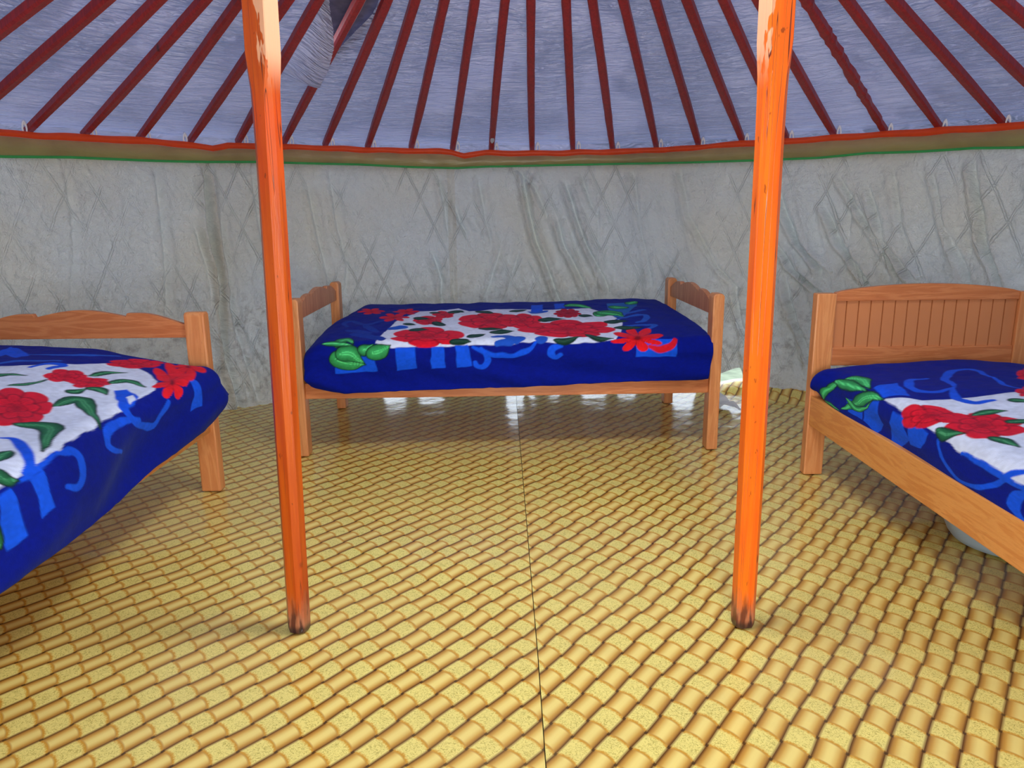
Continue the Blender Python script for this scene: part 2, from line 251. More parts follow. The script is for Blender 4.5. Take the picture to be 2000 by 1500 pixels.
# ------------------------------------------------------------------ materials
def floor_material(name, origin, b1, b2):
    t = NT(name); co = t.coord()
    x, y, z = t.xyz(co)
    wob = t.noise(co, 3.0, 1) - .5; wob2 = t.noise(t.mapping(co, loc=(5, 3, 0)), 3.4, 1) - .5
    x = x + wob*.022 - origin[0]; y = y + wob2*.03 - origin[1]
    det = b1[0]*b2[1]-b2[0]*b1[1]
    i = x*(b2[1]/det) - y*(b2[0]/det)
    j = y*(b1[0]/det) - x*(b1[1]/det)
    fj0 = j.frac()
    arc = (fj0 - .5)*(fj0 - .5)*-.5 + .06
    i = i + arc
    fi = i.frac(); fj = j.frac()
    par = ((i.floor() + j.floor())*.5).frac()          # 0 or .5
    pat = t.math('GREATER_THAN', par, .25)
    ej = (fj - .5).abs()*2; ei = (fi - .5).abs()*2
    # plain strip
    plain = t.mix(t.step(ej, .08, .72), lin(240, 216, 124), lin(208, 158, 68))
    plain = t.mix(t.step(ej, .5, 1.0), plain, lin(150, 98, 36))
    plain = t.mix(t.step(ei, .86, .99)*.8, plain, lin(190, 142, 66))
    # figured strip: cream ground, olive filigree, gold ragged ends
    fine = t.noise(co, 190, 3, .6); sq = t.voronoi(co, 170, 'DISTANCE_TO_EDGE')
    fil = t.step((t.noise(co, 105, 1, .4, 1.4) - .5).abs(), .06, .0)
    inside = t.step(ei, .86, .6) * t.step(ej, .92, .7)
    fig = t.mix(fil*inside, lin(238, 220, 124), lin(186, 168, 82))
    gold = t.step(ei + (fine - .5)*.5, .66, .95)
    fig = t.mix(gold, fig, lin(204, 148, 46))
    fig = t.mix(t.step(ej, .8, 1.0)*.55, fig, lin(190, 140, 76))
    col = t.mix(pat, plain, fig)
    edge = t.step(ej, .78, .99)
    col = t.mix(edge*(1.0 - pat*.35)*.92, col, lin(88, 54, 18))
    dot = t.step(ei, .84, .90)*t.step(ej, .85, .92)
    col = t.mix(dot*.85, col, lin(62, 38, 14))
    tone = t.noise(co, 1.3, 2)
    col = t.mix(t.step(tone, .3, .75)*.18, col, lin(200, 175, 120))
    h = t.noise(co, 9, 3) 
    t.p(color=col, rough=t.noise(co, 30, 3)*.14 + .09, spec=.36, normal=t.bump(h, .3, .012))
    return t.m

def wood_material(name, c1, c2, knot=(90, 45, 20), axis=2, scale=1.0, rough=.38, wear=None, worn_foot=0):
    t = NT(name); co = t.coord()
    sc = [9, 9, 9]; sc[axis] = .8
    v = t.mapping(co, scale=tuple(s*scale for s in sc))
    g = t.noise(v, 3.5, 4, .55, .6)
    ring = t.math('FRACT', g*5)
    ring = (ring - .5).abs()*2
    col = t.mix(t.step(ring, .0, .9)*.75, lin(*c1), lin(*c2))
    kv = [3.2, 3.2, 3.2]; kv[axis] = 1.9
    k = t.voronoi(t.mapping(co, scale=tuple(kv), loc=(.3, .7, .1)), 1.6)
    col = t.mix(t.step(k, .075, .035), col, lin(*knot))
    fine = t.noise(t.mapping(co, scale=tuple(s*6 for s in sc)), 8, 2)
    col = t.mix(t.step(fine, .62, .8)*.35, col, lin(*knot))
    t.p(color=col, rough=rough, spec=.45, normal=t.bump(fine, .15, .004))
    return t.m

def painted_post_material(name, base, streak, left):
    t = NT(name); co = t.coord(); x, y, z = t.xyz(co)
    v = t.mapping(co, scale=(30, 30, 1.6))
    g = t.noise(v, 1.6, 4, .6)
    col = t.mix(t.step(g, .35, .75), lin(*base), lin(*streak))
    red = t.step(t.noise(co, 1.7, 2), .48, .66)
    redz = t.step(z, .95, .35) if not left else t.step(z, .9, 1.6)
    col = t.mix(red*redz*.55, col, lin(228, 62, 30))
    crack = t.step((t.noise(t.mapping(co, scale=(34, 34, .7)), 1.0, 2, .5) - .5).abs(), .009, .001)
    crack = crack * t.step(t.noise(co, 2.1, 1), .44, .50)
    col = t.mix(crack*.9, col, lin(60, 18, 6))
    kn = t.voronoi(t.mapping(co, scale=(9, 9, 4)), 1.3)
    col = t.mix(t.step(kn, .09, .04)*.8, col, lin(96, 32, 8))
    nick = t.step(t.noise(t.mapping(co, scale=(60, 60, 22)), 1.3, 2), .70, .75)
    col = t.mix(nick*.6, col, lin(90, 34, 12))
    # paint rubbed off the edge near the head of the post
    chip = t.step(t.noise(t.mapping(co, scale=(30, 30, 9)), 1.0, 3, .6) + (x if left else x*-1)*11 + (z - 1.52)*.7, .86, .90)
    chip = chip * t.step(z, 1.46, 1.58) * .75
    col = t.mix(chip, col, lin(244, 190, 150))
    # scuffed, grimy foot
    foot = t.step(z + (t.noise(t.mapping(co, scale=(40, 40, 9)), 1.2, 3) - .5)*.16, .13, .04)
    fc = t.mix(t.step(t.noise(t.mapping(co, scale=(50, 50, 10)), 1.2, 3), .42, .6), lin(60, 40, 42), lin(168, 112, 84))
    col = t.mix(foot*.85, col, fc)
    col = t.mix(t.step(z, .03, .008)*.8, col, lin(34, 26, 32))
    t.p(color=col, rough=.26 + g*.12, spec=.5, normal=t.bump(g + crack*-2.0, .3, .004))
    return t.m

def wall_cloth_material():
    t = NT('quilted_satin'); uv = t.coord('UV'); x, y, z = t.xyz(uv)
    p1 = (x*5.6 + y*2.7); p2 = (x*5.6 - y*2.7)
    l1 = t.step(((p1.frac() - .5).abs() - .035).abs(), .022, .0); l2 = t.step(((p2.frac() - .5).abs() - .035).abs(), .022, .0)
    mask = t.step(t.noise(uv, 2.3, 2), .40, .62)
    quilt = t.math('MAXIMUM', l1, l2)*mask
    cr = t.noise(uv, 24, 6, .7, .25)
    crump = t.noise(t.mapping(uv, scale=(1, .8, 1), rot=(0, 0, .5)), 9, 5, .62, .5)
    low = t.step(y, .95, .45)
    grime = t.step(t.noise(uv, 14, 5, .7), .46, .72)*low
    col = t.mix(t.step(t.noise(uv, 1.5, 2), .35, .65), lin(240, 244, 243), lin(242, 238, 222))
    seam = t.math('MAXIMUM', t.step((x + .50).abs(), .030, .022), t.step((x + 2.07).abs(), .035, .026))
    col = t.mix(seam*.35, col, lin(214, 196, 158))
    col = t.mix(grime*.45, col, lin(120, 108, 104))
    h = cr*.75 + crump*1.25 + quilt*.22 + t.noise(uv, 70, 4, .75)*.22
    t.p(color=col, rough=.26, spec=.8, metal=.0, normal=t.bump(h, 1.0, .05))
    # a little daylight soaks through the cloth
    tr = t.n('ShaderNodeBsdfTranslucent'); t.set(tr.inputs['Color'], t.mix(grime*.6, lin(232, 238, 244), lin(120, 105, 90)))
    mx = t.n('ShaderNodeMixShader'); mx.inputs[0].default_value = .065
    t.t.links.new(t.b.outputs[0], mx.inputs[1]); t.t.links.new(tr.outputs[0], mx.inputs[2]); t.t.links.new(mx.outputs[0], t.out.inputs[0])
    return t.m

def roof_cloth_material():
    t = NT('roof_lining'); uv = t.coord('UV'); x, y, z = t.xyz(uv)
    wr = t.noise(t.mapping(uv, scale=(1.3, 6.5, 1), rot=(0, 0, .22)), 3.4, 3, .5, 1.2)
    patch = t.step(t.noise(uv, 1.4, 2), .42, .62)
    fine = t.noise(t.mapping(uv, scale=(2.2, 13, 1), rot=(0, 0, -.22)), 3.2, 2, .5, .9)
    h = wr*1.1*(patch*.8 + .2) + fine*.55*(patch*.7 + .3)
    nb = t.bump(h, 1.0, .20)
    col = t.mix(t.step(t.noise(uv, 2.0, 2), .3, .7), lin(172, 175, 214), lin(190, 193, 228))
    t.p(color=col, rough=.34, spec=.6, normal=nb)
    tr = t.n('ShaderNodeBsdfTranslucent'); t.set(tr.inputs['Color'], lin(196, 204, 250)); t.t.links.new(nb, tr.inputs['Normal'])
    mx = t.n('ShaderNodeMixShader'); mx.inputs[0].default_value = .09
    t.t.links.new(t.b.outputs[0], mx.inputs[1]); t.t.links.new(tr.outputs[0], mx.inputs[2]); t.t.links.new(mx.outputs[0], t.out.inputs[0])
    return t.m

def simple(name, c, rough=.6, noise_amt=.15, scale=12, spec=.4, bump=.2, sheen=0):
    t = NT(name); co = t.coord(); n = t.noise(co, scale, 4)
    d = tuple(max(0, v*(1-noise_amt*2)) for v in c)
    t.p(color=t.mix(n, lin(*d), lin(*c)), rough=rough, spec=spec, normal=t.bump(n, bump, .006), sheen=sheen)
    return t.m

def valance_material():
    t = NT('valance_satin'); uv = t.coord('UV'); x, y, z = t.xyz(uv)
    n = t.noise(uv, 5, 4)
    col = t.mix(t.step(y, 1.51, 1.575), lin(158, 150, 96), lin(176, 148, 104))
    col = t.mix(t.step(n, .4, .7)*.5, col, lin(142, 122, 84))
    t.p(color=col, rough=.36, spec=.5, normal=t.bump(t.noise(t.mapping(uv, scale=(3, 12, 1), rot=(0, 0, .5)), 3, 3), .5, .01))
    tr = t.n('ShaderNodeBsdfTranslucent'); t.set(tr.inputs['Color'], col)
    mx = t.n('ShaderNodeMixShader'); mx.inputs[0].default_value = .13
    t.t.links.new(t.b.outputs[0], mx.inputs[1]); t.t.links.new(tr.outputs[0], mx.inputs[2]); t.t.links.new(mx.outputs[0], t.out.inputs[0])
    return t.m

def blanket_material():
    t = NT('printed_fleece')
    a = t.n('ShaderNodeAttribute', attribute_name='print'); co = t.coord()
    pile = t.noise(co, 260, 2); soft = t.noise(co, 18, 3)
    col = t.mix(t.step(pile, .35, .7)*.22, a.outputs['Color'], lin(30, 60, 150))
    t.p(color=a.outputs['Color'], rough=.85, spec=.12, sheen=.08, normal=t.bump(pile*.25 + soft*.5, .45, .008))
    t.b.inputs['Sheen Roughness'].default_value = .5
    t.b.inputs['Sheen Tint'].default_value = (.25, .4, 1, 1)
    return t.m

M_FLOOR_L = floor_material('woven_print_lino_left', (-.1951, 1.5622), (-.0430, -.0505), (.0430, -.0505))
M_FLOOR_R = floor_material('woven_print_lino_right', (.501-.042*9+.044*3, 2.533-.056*9-.050*3), (-.0425, -.0555), (.0440, -.0505))
M_WALL = wall_cloth_material(); M_ROOF = roof_cloth_material(); M_VAL = valance_material()
def backlit(name, c, amt, rough=.45):
    m = simple(name, c, rough, .08); nt = m.node_tree
    tr = nt.nodes.new('ShaderNodeBsdfTranslucent'); tr.inputs[0].default_value = lin(*c)
    mx = nt.nodes.new('ShaderNodeMixShader'); mx.inputs[0].default_value = amt
    nt.links.new(nt.nodes['Principled BSDF'].outputs[0], mx.inputs[1]); nt.links.new(tr.outputs[0], mx.inputs[2]); nt.links.new(mx.outputs[0], nt.nodes['Material Output'].inputs[0])
    return m
M_ORANGE = backlit('orange_piping', (255, 88, 40), .26)
M_GREEN = backlit('green_piping', (70, 190, 104), .2)
M_RAFTER = wood_material('red_painted_pole', (164, 38, 40), (130, 28, 34), (76, 18, 22), axis=2, rough=.45)
M_POST_L = painted_post_material('orange_paint_left', (200, 88, 14), (176, 62, 8), True)
M_POST_R = painted_post_material('orange_paint_right', (250, 118, 18), (240, 92, 14), False)
M_BED = wood_material('varnished_pine', (214, 144, 96), (190, 112, 66), axis=2, scale=.8)
M_BED_H = wood_material('varnished_pine_boards', (210, 132, 80), (188, 106, 58), axis=0, scale=.8)
M_BED_Y = wood_material('varnished_pine_rails', (232, 158, 84), (214, 132, 62), axis=1, scale=.8)
M_BED_Z = wood_material('varnished_pine_upright', (222, 150, 92), (204, 126, 72), axis=2, scale=.8)
M_BOARD = simple('varnished_pine_panel', (214, 136, 84), .4, .06, 3, .45, .05)
M_FELT = simple('grey_felt', (122, 116, 140), .95, .3, 22, .1, .8)
M_SHEET = simple('white_sheet', (206, 214, 230), .8, .05)
M_TIE = simple('white_cord', (246, 246, 250), .8, .02)
M_TUB = simple('pale_blue_plastic', (190, 214, 232), .35, .04, 4, .5, .02)
M_BLANKET = blanket_material()
M_GROUND = simple('grassy_ground', (196, 206, 168), .9, .3, 5)
M_PAPER = simple('white_paper', (240, 244, 244), .7, .03)
M_DARK = simple('dark_felt_hem', (40, 36, 38), .9, .1)
# ------------------------------------------------------------------ floor
def floor_height(x, y):
    r = np.hypot(x-CX, y-CY); th = np.arctan2(x-CX, y-CY)
    z = .0022*vnoise(x*5, y*5, 2) + .0012*vnoise(x*11, y*11, 8)
    z = z - .004
    curl = smooth(th, .40, .50)*(1-smooth(th, .66, .74))
    z = z + curl*.075*smooth(r, 2.84, 3.03)
    return z
SEAM = lambda y: np.interp(y, [1.3, 1.8, 2.2, 4.2, 4.6], [.0664, .0638, .0586, .035, .03])
def floor_sheet(name, side, mat):
    ys = np.linspace(CY-3.12, CY+3.12, 330); us = np.linspace(0, 1, 170)
    Y, U = np.meshgrid(ys, us, indexing='ij')
    half = np.sqrt(np.clip(3.12**2-(Y-CY)**2, 0, None))
    s = SEAM(Y)
    if side < 0: X = (CX-half) + (s-.0022-(CX-half))*U
    else: X = s + ((CX+half)-s)*U
    Z = floor_height(X, Y) + (.0016*(1-smooth(np.abs(X-s), 0, .02)) if side > 0 else 0)
    me = grid_mesh(name, np.stack([X, Y, Z], -1) if side > 0 else np.stack([X, Y, Z], -1))
    if me.polygons[len(me.polygons)//2].normal.z < 0: me.flip_normals()
    return struct(put(name, me, mat))
fl = floor_sheet('floor', -1, M_FLOOR_L)
fr = floor_sheet('floor', 1, M_FLOOR_R)

# grass and light ground outside, seen and reflected through the gaps under the wall cloth
gv = [(math.cos(a)*r_+CX, math.sin(a)*r_+CY, -.10) for r_ in (2.0, 14) for a in np.linspace(0, 2*math.pi, 49)[:-1]]
gf = [[k, (k+1) % 48, 48+(k+1) % 48, 48+k] for k in range(48)] + [list(range(48))]
gm = pydata('ground', gv, gf); recalc(gm)
if gm.polygons[0].normal.z < 0: gm.flip_normals()
struct(put('ground', gm, M_GROUND))

# ------------------------------------------------------------------ wall cloth
TH_OR = [(-1.017, 1.587), (-0.898, 1.595), (-0.767, 1.601), (-0.664, 1.578), (-0.634, 1.599), (-0.512, 1.605), (-0.363, 1.601), (-0.185, 1.598), (-0.162, 1.592), (-0.134, 1.569), (-0.083, 1.588), (0.032, 1.582), (0.202, 1.582), (0.312, 1.585), (0.472, 1.602), (0.584, 1.598), (0.717, 1.603), (0.849, 1.597), (0.969, 1.586)]
TH_GR = [(-1.023, 1.478), (-0.919, 1.493), (-0.771, 1.495), (-0.676, 1.5), (-0.576, 1.51), (-0.473, 1.509), (-0.365, 1.508), (-0.254, 1.495), (-0.152, 1.489), (-0.083, 1.498), (0.089, 1.503), (0.202, 1.503), (0.368, 1.498), (0.526, 1.495), (0.626, 1.492), (0.72, 1.503), (0.81, 1.494), (0.902, 1.493), (0.974, 1.479)]
def ipol(tab, th):
    a = [p[0] for p in tab]; b = [p[1] for p in tab]
    return np.interp(th, a, b)
z_orange = lambda th: ipol(TH_OR, th) + .002*np.sin(th*60)
z_green = lambda th: ipol(TH_GR, th)
GAPS = [(-.045, -.005, .28), (.004, .03, .12), (.05, .09, .085), (.13, .20, .10), (.215, .27, .075), (.345, .40, .17), (.425, .51, .11), (-.34, -.28, .11), (-.26, -.19, .09)]
def hem_z(th):
    z = -.035 + .008*vnoise(th*14, th*0, 4)
    for a, b, h in GAPS:
        z = np.maximum(z, -.035 + (h+.035)*smooth(th, a-.012, a+.014)*(1-smooth(th, b-.014, b+.012)))
    z = z + .06*smooth(th, .44, .5)*(1-smooth(th, .68, .76))
    return z
FOLDS = [(1.3, [(0.593, 0.255), (0.754, 0.183), (0.985, 0.094), (1.211, 0.042), (1.458, -0.0)]), (0.7, [(1.175, 0.165), (1.364, 0.078), (1.475, -0.035)]), (1.1, [(0.611, 0.471), (0.771, 0.38), (0.948, 0.29), (1.157, 0.236)]), (1.1, [(0.665, 0.595), (0.912, 0.467), (1.139, 0.377), (1.395, 0.296)]), (0.6, [(0.988, -0.226), (1.128, -0.26), (1.435, -0.306)]), (0.8, [(1.06, -0.394), (1.13, -0.436), (1.267, -0.476)]), (1.0, [(0.588, -0.572), (0.749, -0.589), (0.943, -0.644)]), (1.1, [(0.831, 1.967), (0.986, 1.834), (1.158, 1.744), (1.331, 1.686)]), (1.1, [(0.689, 1.978), (0.826, 1.798), (0.984, 1.701)]), (0.5, [(0.618, -1.261), (0.856, -1.23), (1.189, -1.277), (1.464, -1.301)]), (0.8, [(1.171, 0.508), (1.257, 0.463), (1.444, 0.4)]), (0.7, [(1.062, -0.523), (1.234, -0.539), (1.452, -0.575)]), (0.6, [(0.634, -0.268), (0.83, -0.211), (0.988, -0.155)]), (0.5, [(0.596, -0.142), (0.775, -0.086), (0.986, -0.022)]), (0.5, [(0.607, 1.206), (0.76, 1.098), (0.913, 0.972)]), (1.0, [(0.735, 2.258), (0.964, 2.092), (1.217, 1.968)]), (1.0, [(0.779, 2.963), (0.962, 2.879), (1.241, 2.802), (1.44, 2.754)]), (0.8, [(0.803, 2.422), (1.006, 2.29), (1.214, 2.143), (1.394, 2.036)]), (0.9, [(0.2, 1.969), (0.52, 1.851), (0.776, 1.755)]), (0.8, [(0.765, 2.537), (1.007, 2.319), (1.329, 2.205)]), (0.6, [(0.795, 2.798), (1.122, 2.632), (1.398, 2.551)]), (0.5, [(0.98, 2.447), (1.209, 2.383), (1.438, 2.333)]), (1.3, [(0.011, -2.004), (0.318, -2.059), (0.765, -2.054), (1.105, -2.079), (1.462, -2.065)]), (0.7, [(0.025, -1.878), (0.305, -1.951), (0.762, -2.005), (1.195, -2.001)]), (0.6, [(0.515, -2.09), (0.893, -2.121), (1.136, -2.151)]), (0.5, [(0.667, -2.377), (1.11, -2.343), (1.453, -2.348)]), (0.3, [(0.745, -2.894), (1.12, -2.818), (1.434, -2.827)]), (0.5, [(0.876, -1.742), (1.255, -1.774), (1.47, -1.787)]), (0.6, [(0.725, -1.357), (1.06, -1.402), (1.382, -1.445)]), (0.5, [(0.687, 0.893), (1.168, 0.793), (1.47, 0.751)]), (0.5, [(0.7, 1.453), (0.831, 1.314), (1.165, 1.132), (1.461, 1.054)]), (0.8, [(0.073, 1.588), (0.398, 1.519), (0.7, 1.453)])]
def wall_inset(th, z):
    """how far the cloth stands in from the lattice: folds, billows, seams"""
    u = th*R
    slant = u*1.0 + .30*(z-1.5)
    zone = smooth(th, -.20, .05)*(1-smooth(th, .36, .46)) + smooth(th, .46, .56)
    zone2 = smooth(th, -.74, -.62)*(1-smooth(th, -.50, -.42))
    hang = smooth(z, 1.5, 1.15)*smooth(z, -.2, .35)
    fd = 0
    for w, pl in FOLDS:
        zs_ = [p[0] for p in pl]; us_ = [p[1] for p in pl]
        s_ = u - np.interp(z, zs_, us_) + .012*vnoise(z*8, z*0+w, 33)
        m_ = smooth(z, zs_[0]-.10, zs_[0]+.05)*(1-smooth(z, zs_[-1]-.08, zs_[-1]+.03))
        fd = fd + w*m_*(.050*np.exp(-((s_+.032)/.024)**2) - .034*np.exp(-(s_/.013)**2) + .034*np.exp(-((s_-.036)/.026)**2))
    n1 = vnoise(slant*6.6, z*.9, 21); n2 = vnoise(slant*11, z*1.8, 22)
    ridge = 1-np.abs(n1)*1.9
    d = fd + zone*hang*(.030*np.clip(ridge, -.4, 1) +.016*n2 + .010*(1-2.2*np.abs(vnoise(slant*14, z*5, 27))))
    fan = np.abs(th-.18)
    d = d + zone*hang*.012*np.sin((slant*26)+3*n1)*smooth(n2, -.5, .6)
    d = d + zone2*hang*(.028*np.exp(-((u+2.03-.10*(1.2-z))/.05)**2) + .014*n2)
    d = d + .010*vnoise(u*2.2, z*1.5, 23)*smooth(z, 1.5, 1.2) + .0035*vnoise(u*16, z*13, 24) + .0022*(1-2*np.abs(vnoise(u*30+z*9, z*24-u*6, 25))) + .004*(1-2*np.abs(vnoise(u*13-z*5, z*9, 28)))
    lowz = .35 + .65*smooth(z, 1.1, .6)
    d = d + lowz*(.0075*(1-2.2*np.abs(vnoise(u*20+z*6, z*17-u*4, 51))) + .0042*(1-2.2*np.abs(vnoise(u*44-z*9, z*40, 52))))
    for us in (-.497, -2.07, .514, 2.116, 2.79):
        d = d - .012*np.exp(-((u-us)/.010)**2)*hang + .014*np.exp(-((u-us-.03)/.025)**2)*hang + .010*np.exp(-((u-us)/.10)**2)*hang*vnoise(u*0+us, z*11, 29)
    d = d + .03*smooth(z, .34, .05)*(.6+.6*vnoise(u*3, z*2, 26))
    return d
def wall_patch(name, a0, a1, n, m, lo=False):
    th = np.linspace(a0, a1, n); v = np.linspace(0, 1, m)
    TH, V = np.meshgrid(th, v, indexing='ij')
    if lo: zb = np.full_like(TH, .0); zt = np.full_like(TH, 1.60)
    else: zb = hem_z(TH); zt = z_green(TH)+.01
    Z = zb + (zt-zb)*V
    RR = R - .03 - (wall_inset(TH, Z) if not lo else .02*vnoise(TH*8, Z*2, 3))
    P = np.stack([CX+RR*np.sin(TH), CY+RR*np.cos(TH), Z], -1)
    uv = np.stack([TH*R, Z], -1)
    me = grid_mesh(name, P, uv)
    return struct(put(name, me, M_WALL))
wb_ = wall_patch('wall_back', -1.12, 1.12, 2000, 400)
wall_patch('wall_left', -2.97, -1.115, 240, 40, True)
wall_patch('wall_right', 1.115, 2.97, 240, 40, True)
def band(name, f0, f1, off, mat, puff=.006, parent=None, n=900, m=8, a0=-1.12, a1=1.12):
    th = np.linspace(a0, a1, n); v = np.linspace(0, 1, m)
    TH, V = np.meshgrid(th, v, indexing='ij')
    z0 = f0(TH); z1 = f1(TH); Z = z0 + (z1-z0)*V
    RR = R - off - puff*np.sin(np.pi*V) - .004*vnoise(TH*30, Z*14, 31)
    P = np.stack([CX+RR*np.sin(TH), CY+RR*np.cos(TH), Z], -1)
    me = grid_mesh(name, P, np.stack([TH*R, Z], -1))
    return put(name, me, mat, parent)
zo0 = lambda th: z_orange(th)-.019 + .004*vnoise(th*22, th*0+3, 5)
zo1 = lambda th: z_orange(th)+.016 + .003*vnoise(th*25, th*0+9, 6)
val = struct(band('trim_1', lambda th: z_green(th)+.004, zo0, .042, M_VAL, .012))
struct(band('trim_2', zo0, zo1, .048, M_ORANGE, .010))
struct(band('trim_3', lambda th: z_green(th)-.007, lambda th: z_green(th)+.006, .046, M_GREEN, .005, m=5))
def low_band(name, z0, z1, mat):
    for k, (a0, a1) in enumerate(((-2.97, -1.12), (1.12, 2.97))):
        struct(band(name, lambda th: th*0+z0, lambda th: th*0+z1, .044, mat, .006, n=120, m=4, a0=a0, a1=a1))
low_band('trim_1', 1.49, 1.585, M_VAL); low_band('trim_2', 1.583, 1.612, M_ORANGE)

# ------------------------------------------------------------------ roof
RT, ZT = .66, 2.43
ZB = 1.628
SL = (ZT-ZB)/(R-RT)
def roof_cloth(name, a0, a1, n, m, mat, lift, mask=None, wr=True, r0=None, start=None):
    th = np.linspace(a0, a1, n); rr = np.linspace(R+.06, RT if r0 is None else r0, m)
    if start: rr = np.linspace(start, r0, m)
    TH, RR = np.meshgrid(th, rr, indexing='ij')
    Z = ZB + SL*(R-RR) + lift
    if wr:
        k = (TH+.9711)/.0907
        sag = np.sin(np.pi*(k-np.floor(k)))
        Z = Z + .012*sag*0 + .006*vnoise(TH*9, RR*9, 41) + .0035*vnoise(TH*14+RR*4, RR*30, 42)*smooth(vnoise(TH*3, RR*2, 43), -.3, .4)
    # loose flap beside the tear hangs below the poles
    if mask is not None and not start:
        fl_ = smooth(TH, -.60, -.515)*(1-smooth(TH, -.512, -.50))*smooth(-RR, -2.55, -2.2)
        Z = Z - .085*smooth(TH, -.60, -.51)*(1-smooth(TH, -.5085, -.507))*smooth(-RR, -2.40, -2.24)
    if not start: Z[:, 0] -= .16; RR[:, 0] -= .055
    P = np.stack([CX+RR*np.sin(TH), CY+RR*np.cos(TH), Z], -1)
    keep = None
    if mask is not None:
        cth = (TH[:-1, :-1]+TH[1:, 1:])/2; cr = (RR[:-1, :-1]+RR[1:, 1:])/2
        keep = ~mask(cth, cr)
    return grid_mesh(name, P, np.stack([TH*2.6, RR], -1), keep)
def tear(th, r):
    left = np.interp(r, [1.4, 1.53, 1.67, 1.78, 1.89, 2.06, 2.15, 2.24, 2.30], [-.605, -.60, -.566, -.537, -.52, -.509, -.506, -.5055, -.508])
    right = np.interp(r, [1.4, 1.55, 1.66, 1.73, 1.98, 2.14, 2.30], [-.42, -.439, -.433, -.437, -.477, -.498, -.506])
    return (th > left) & (th < right) & (r < 2.26)
struct(put('ceiling', roof_cloth('ceiling', -1.25, 1.25, 1300, 420, M_ROOF, .034, tear), M_ROOF))
struct(put('ceiling', roof_cloth('ceiling', 1.235, 2*math.pi-1.235, 200, 60, M_ROOF, .034, None, False), M_ROOF))
# grey felt layer of the roof, only where the lining is torn open
struct(put('ceiling_felt', roof_cloth('ceiling_felt', -.66, -.39, 120, 120, M_FELT, .075, lambda th, r: ~(tear(th+.022, r-.03) | tear(th-.022, r-.03) | tear(th, r-.05) | tear(th, r)), True, 1.42, 2.42), M_FELT))

def rafter_mesh(name, B, T, w=.040, h=.046, seed=0, rough=False):
    B = Vector(B); T = Vector(T); d = (T-B); Ln = d.length; d.normalize()
    side = d.cross(Vector((0, 0, 1))).normalized(); up = side.cross(d)
    rnd = random.Random(seed); v = []; N = 70 if rough else 22
    for k in range(N+1):
        q = k/N; ww = w*(.86+.20*min(1, q*5))*(1+(.26 if rough else .05)*rnd.uniform(-1, 1)); hh = h*(.8+.2*min(1, q*5))
        c = B + d*Ln*q + side*(.004*math.sin(q*5+seed)) 
        for (a, b) in ((-1, -.6), (-.6, -1), (.6, -1), (1, -.6), (1, .6), (.6, 1), (-.6, 1), (-1, .6)):
            v.append(c + side*(a*ww/2) + up*(b*hh/2))
    f = [[k*8+i, k*8+(i+1) % 8, (k+1)*8+(i+1) % 8, (k+1)*8+i] for k in range(N) for i in range(8)]
    f += [list(range(7, -1, -1)), [N*8+i for i in range(8)]]
    return recalc(pydata(name, v, f))
ORD = ['first', 'second', 'third', 'fourth', 'fifth', 'sixth', 'seventh', 'eighth', 'ninth', 'tenth', 'eleventh', 'twelfth']
RAFT = [(-1.1621, 1.625, -1.1491), (-1.0651, 1.625, -1.0451), (-0.9711, 1.623, -0.9616), (-0.8833, 1.626, -0.8488), (-0.7903, 1.627, -0.8143), (-0.6999, 1.624, -0.6304), (-0.607, 1.638, -0.605), (-0.5155, 1.641, -0.4475), (-0.4303, 1.637, -0.4018), (-0.3416, 1.631, -0.3416), (-0.2485, 1.636, -0.2625), (-0.1585, 1.628, -0.1655), (-0.0722, 1.618, -0.0657), (0.0202, 1.619, -0.0288), (0.1111, 1.621, 0.1156), (0.198, 1.609, 0.1795), (0.2911, 1.619, 0.2721), (0.3802, 1.618, 0.3792), (0.4707, 1.627, 0.4537), (0.5593, 1.627, 0.5643), (0.6499, 1.635, 0.6194), (0.7429, 1.625, 0.7984), (0.8357, 1.62, 0.8687), (0.936, 1.611, 0.947), (1.027, 1.602, 1.047), (1.1177, 1.61, 1.1077)]
n_r = len(RAFT)
def rafter_label(k):
    if k < 5: return f'red roof pole left of the left orange post, {ORD[4-k]} one to its left'
    if k == 5: return 'red roof pole crossing behind the left orange post high up near the ceiling'
    if k == 6: return 'red roof pole with its lower end just left of the left orange post'
    if k == 7: return 'red roof pole partly covered by the torn hanging flap of roof lining'
    if k == 8: return 'red roof pole just right of the torn opening in the roof lining'
    if k < 12: return f'red roof pole, {ORD[k-8]} one to the right of the torn opening in the lining'
    if k == 12: return 'red roof pole with a pale scuffed patch near its lower end'
    if k < 19: return f'red roof pole, {ORD[k-13]} one to the right of the pole with the scuffed patch'
    if k == 19: return 'red roof pole crossing behind the right orange post'
    if k == 20: return 'smooth red roof pole just right of the right orange post'
    if k == 21: return 'rough red roof pole with a jagged edge, second right of the right orange post'
    return f'red roof pole, {ORD[k-22]} one to the right of the rough jagged pole'
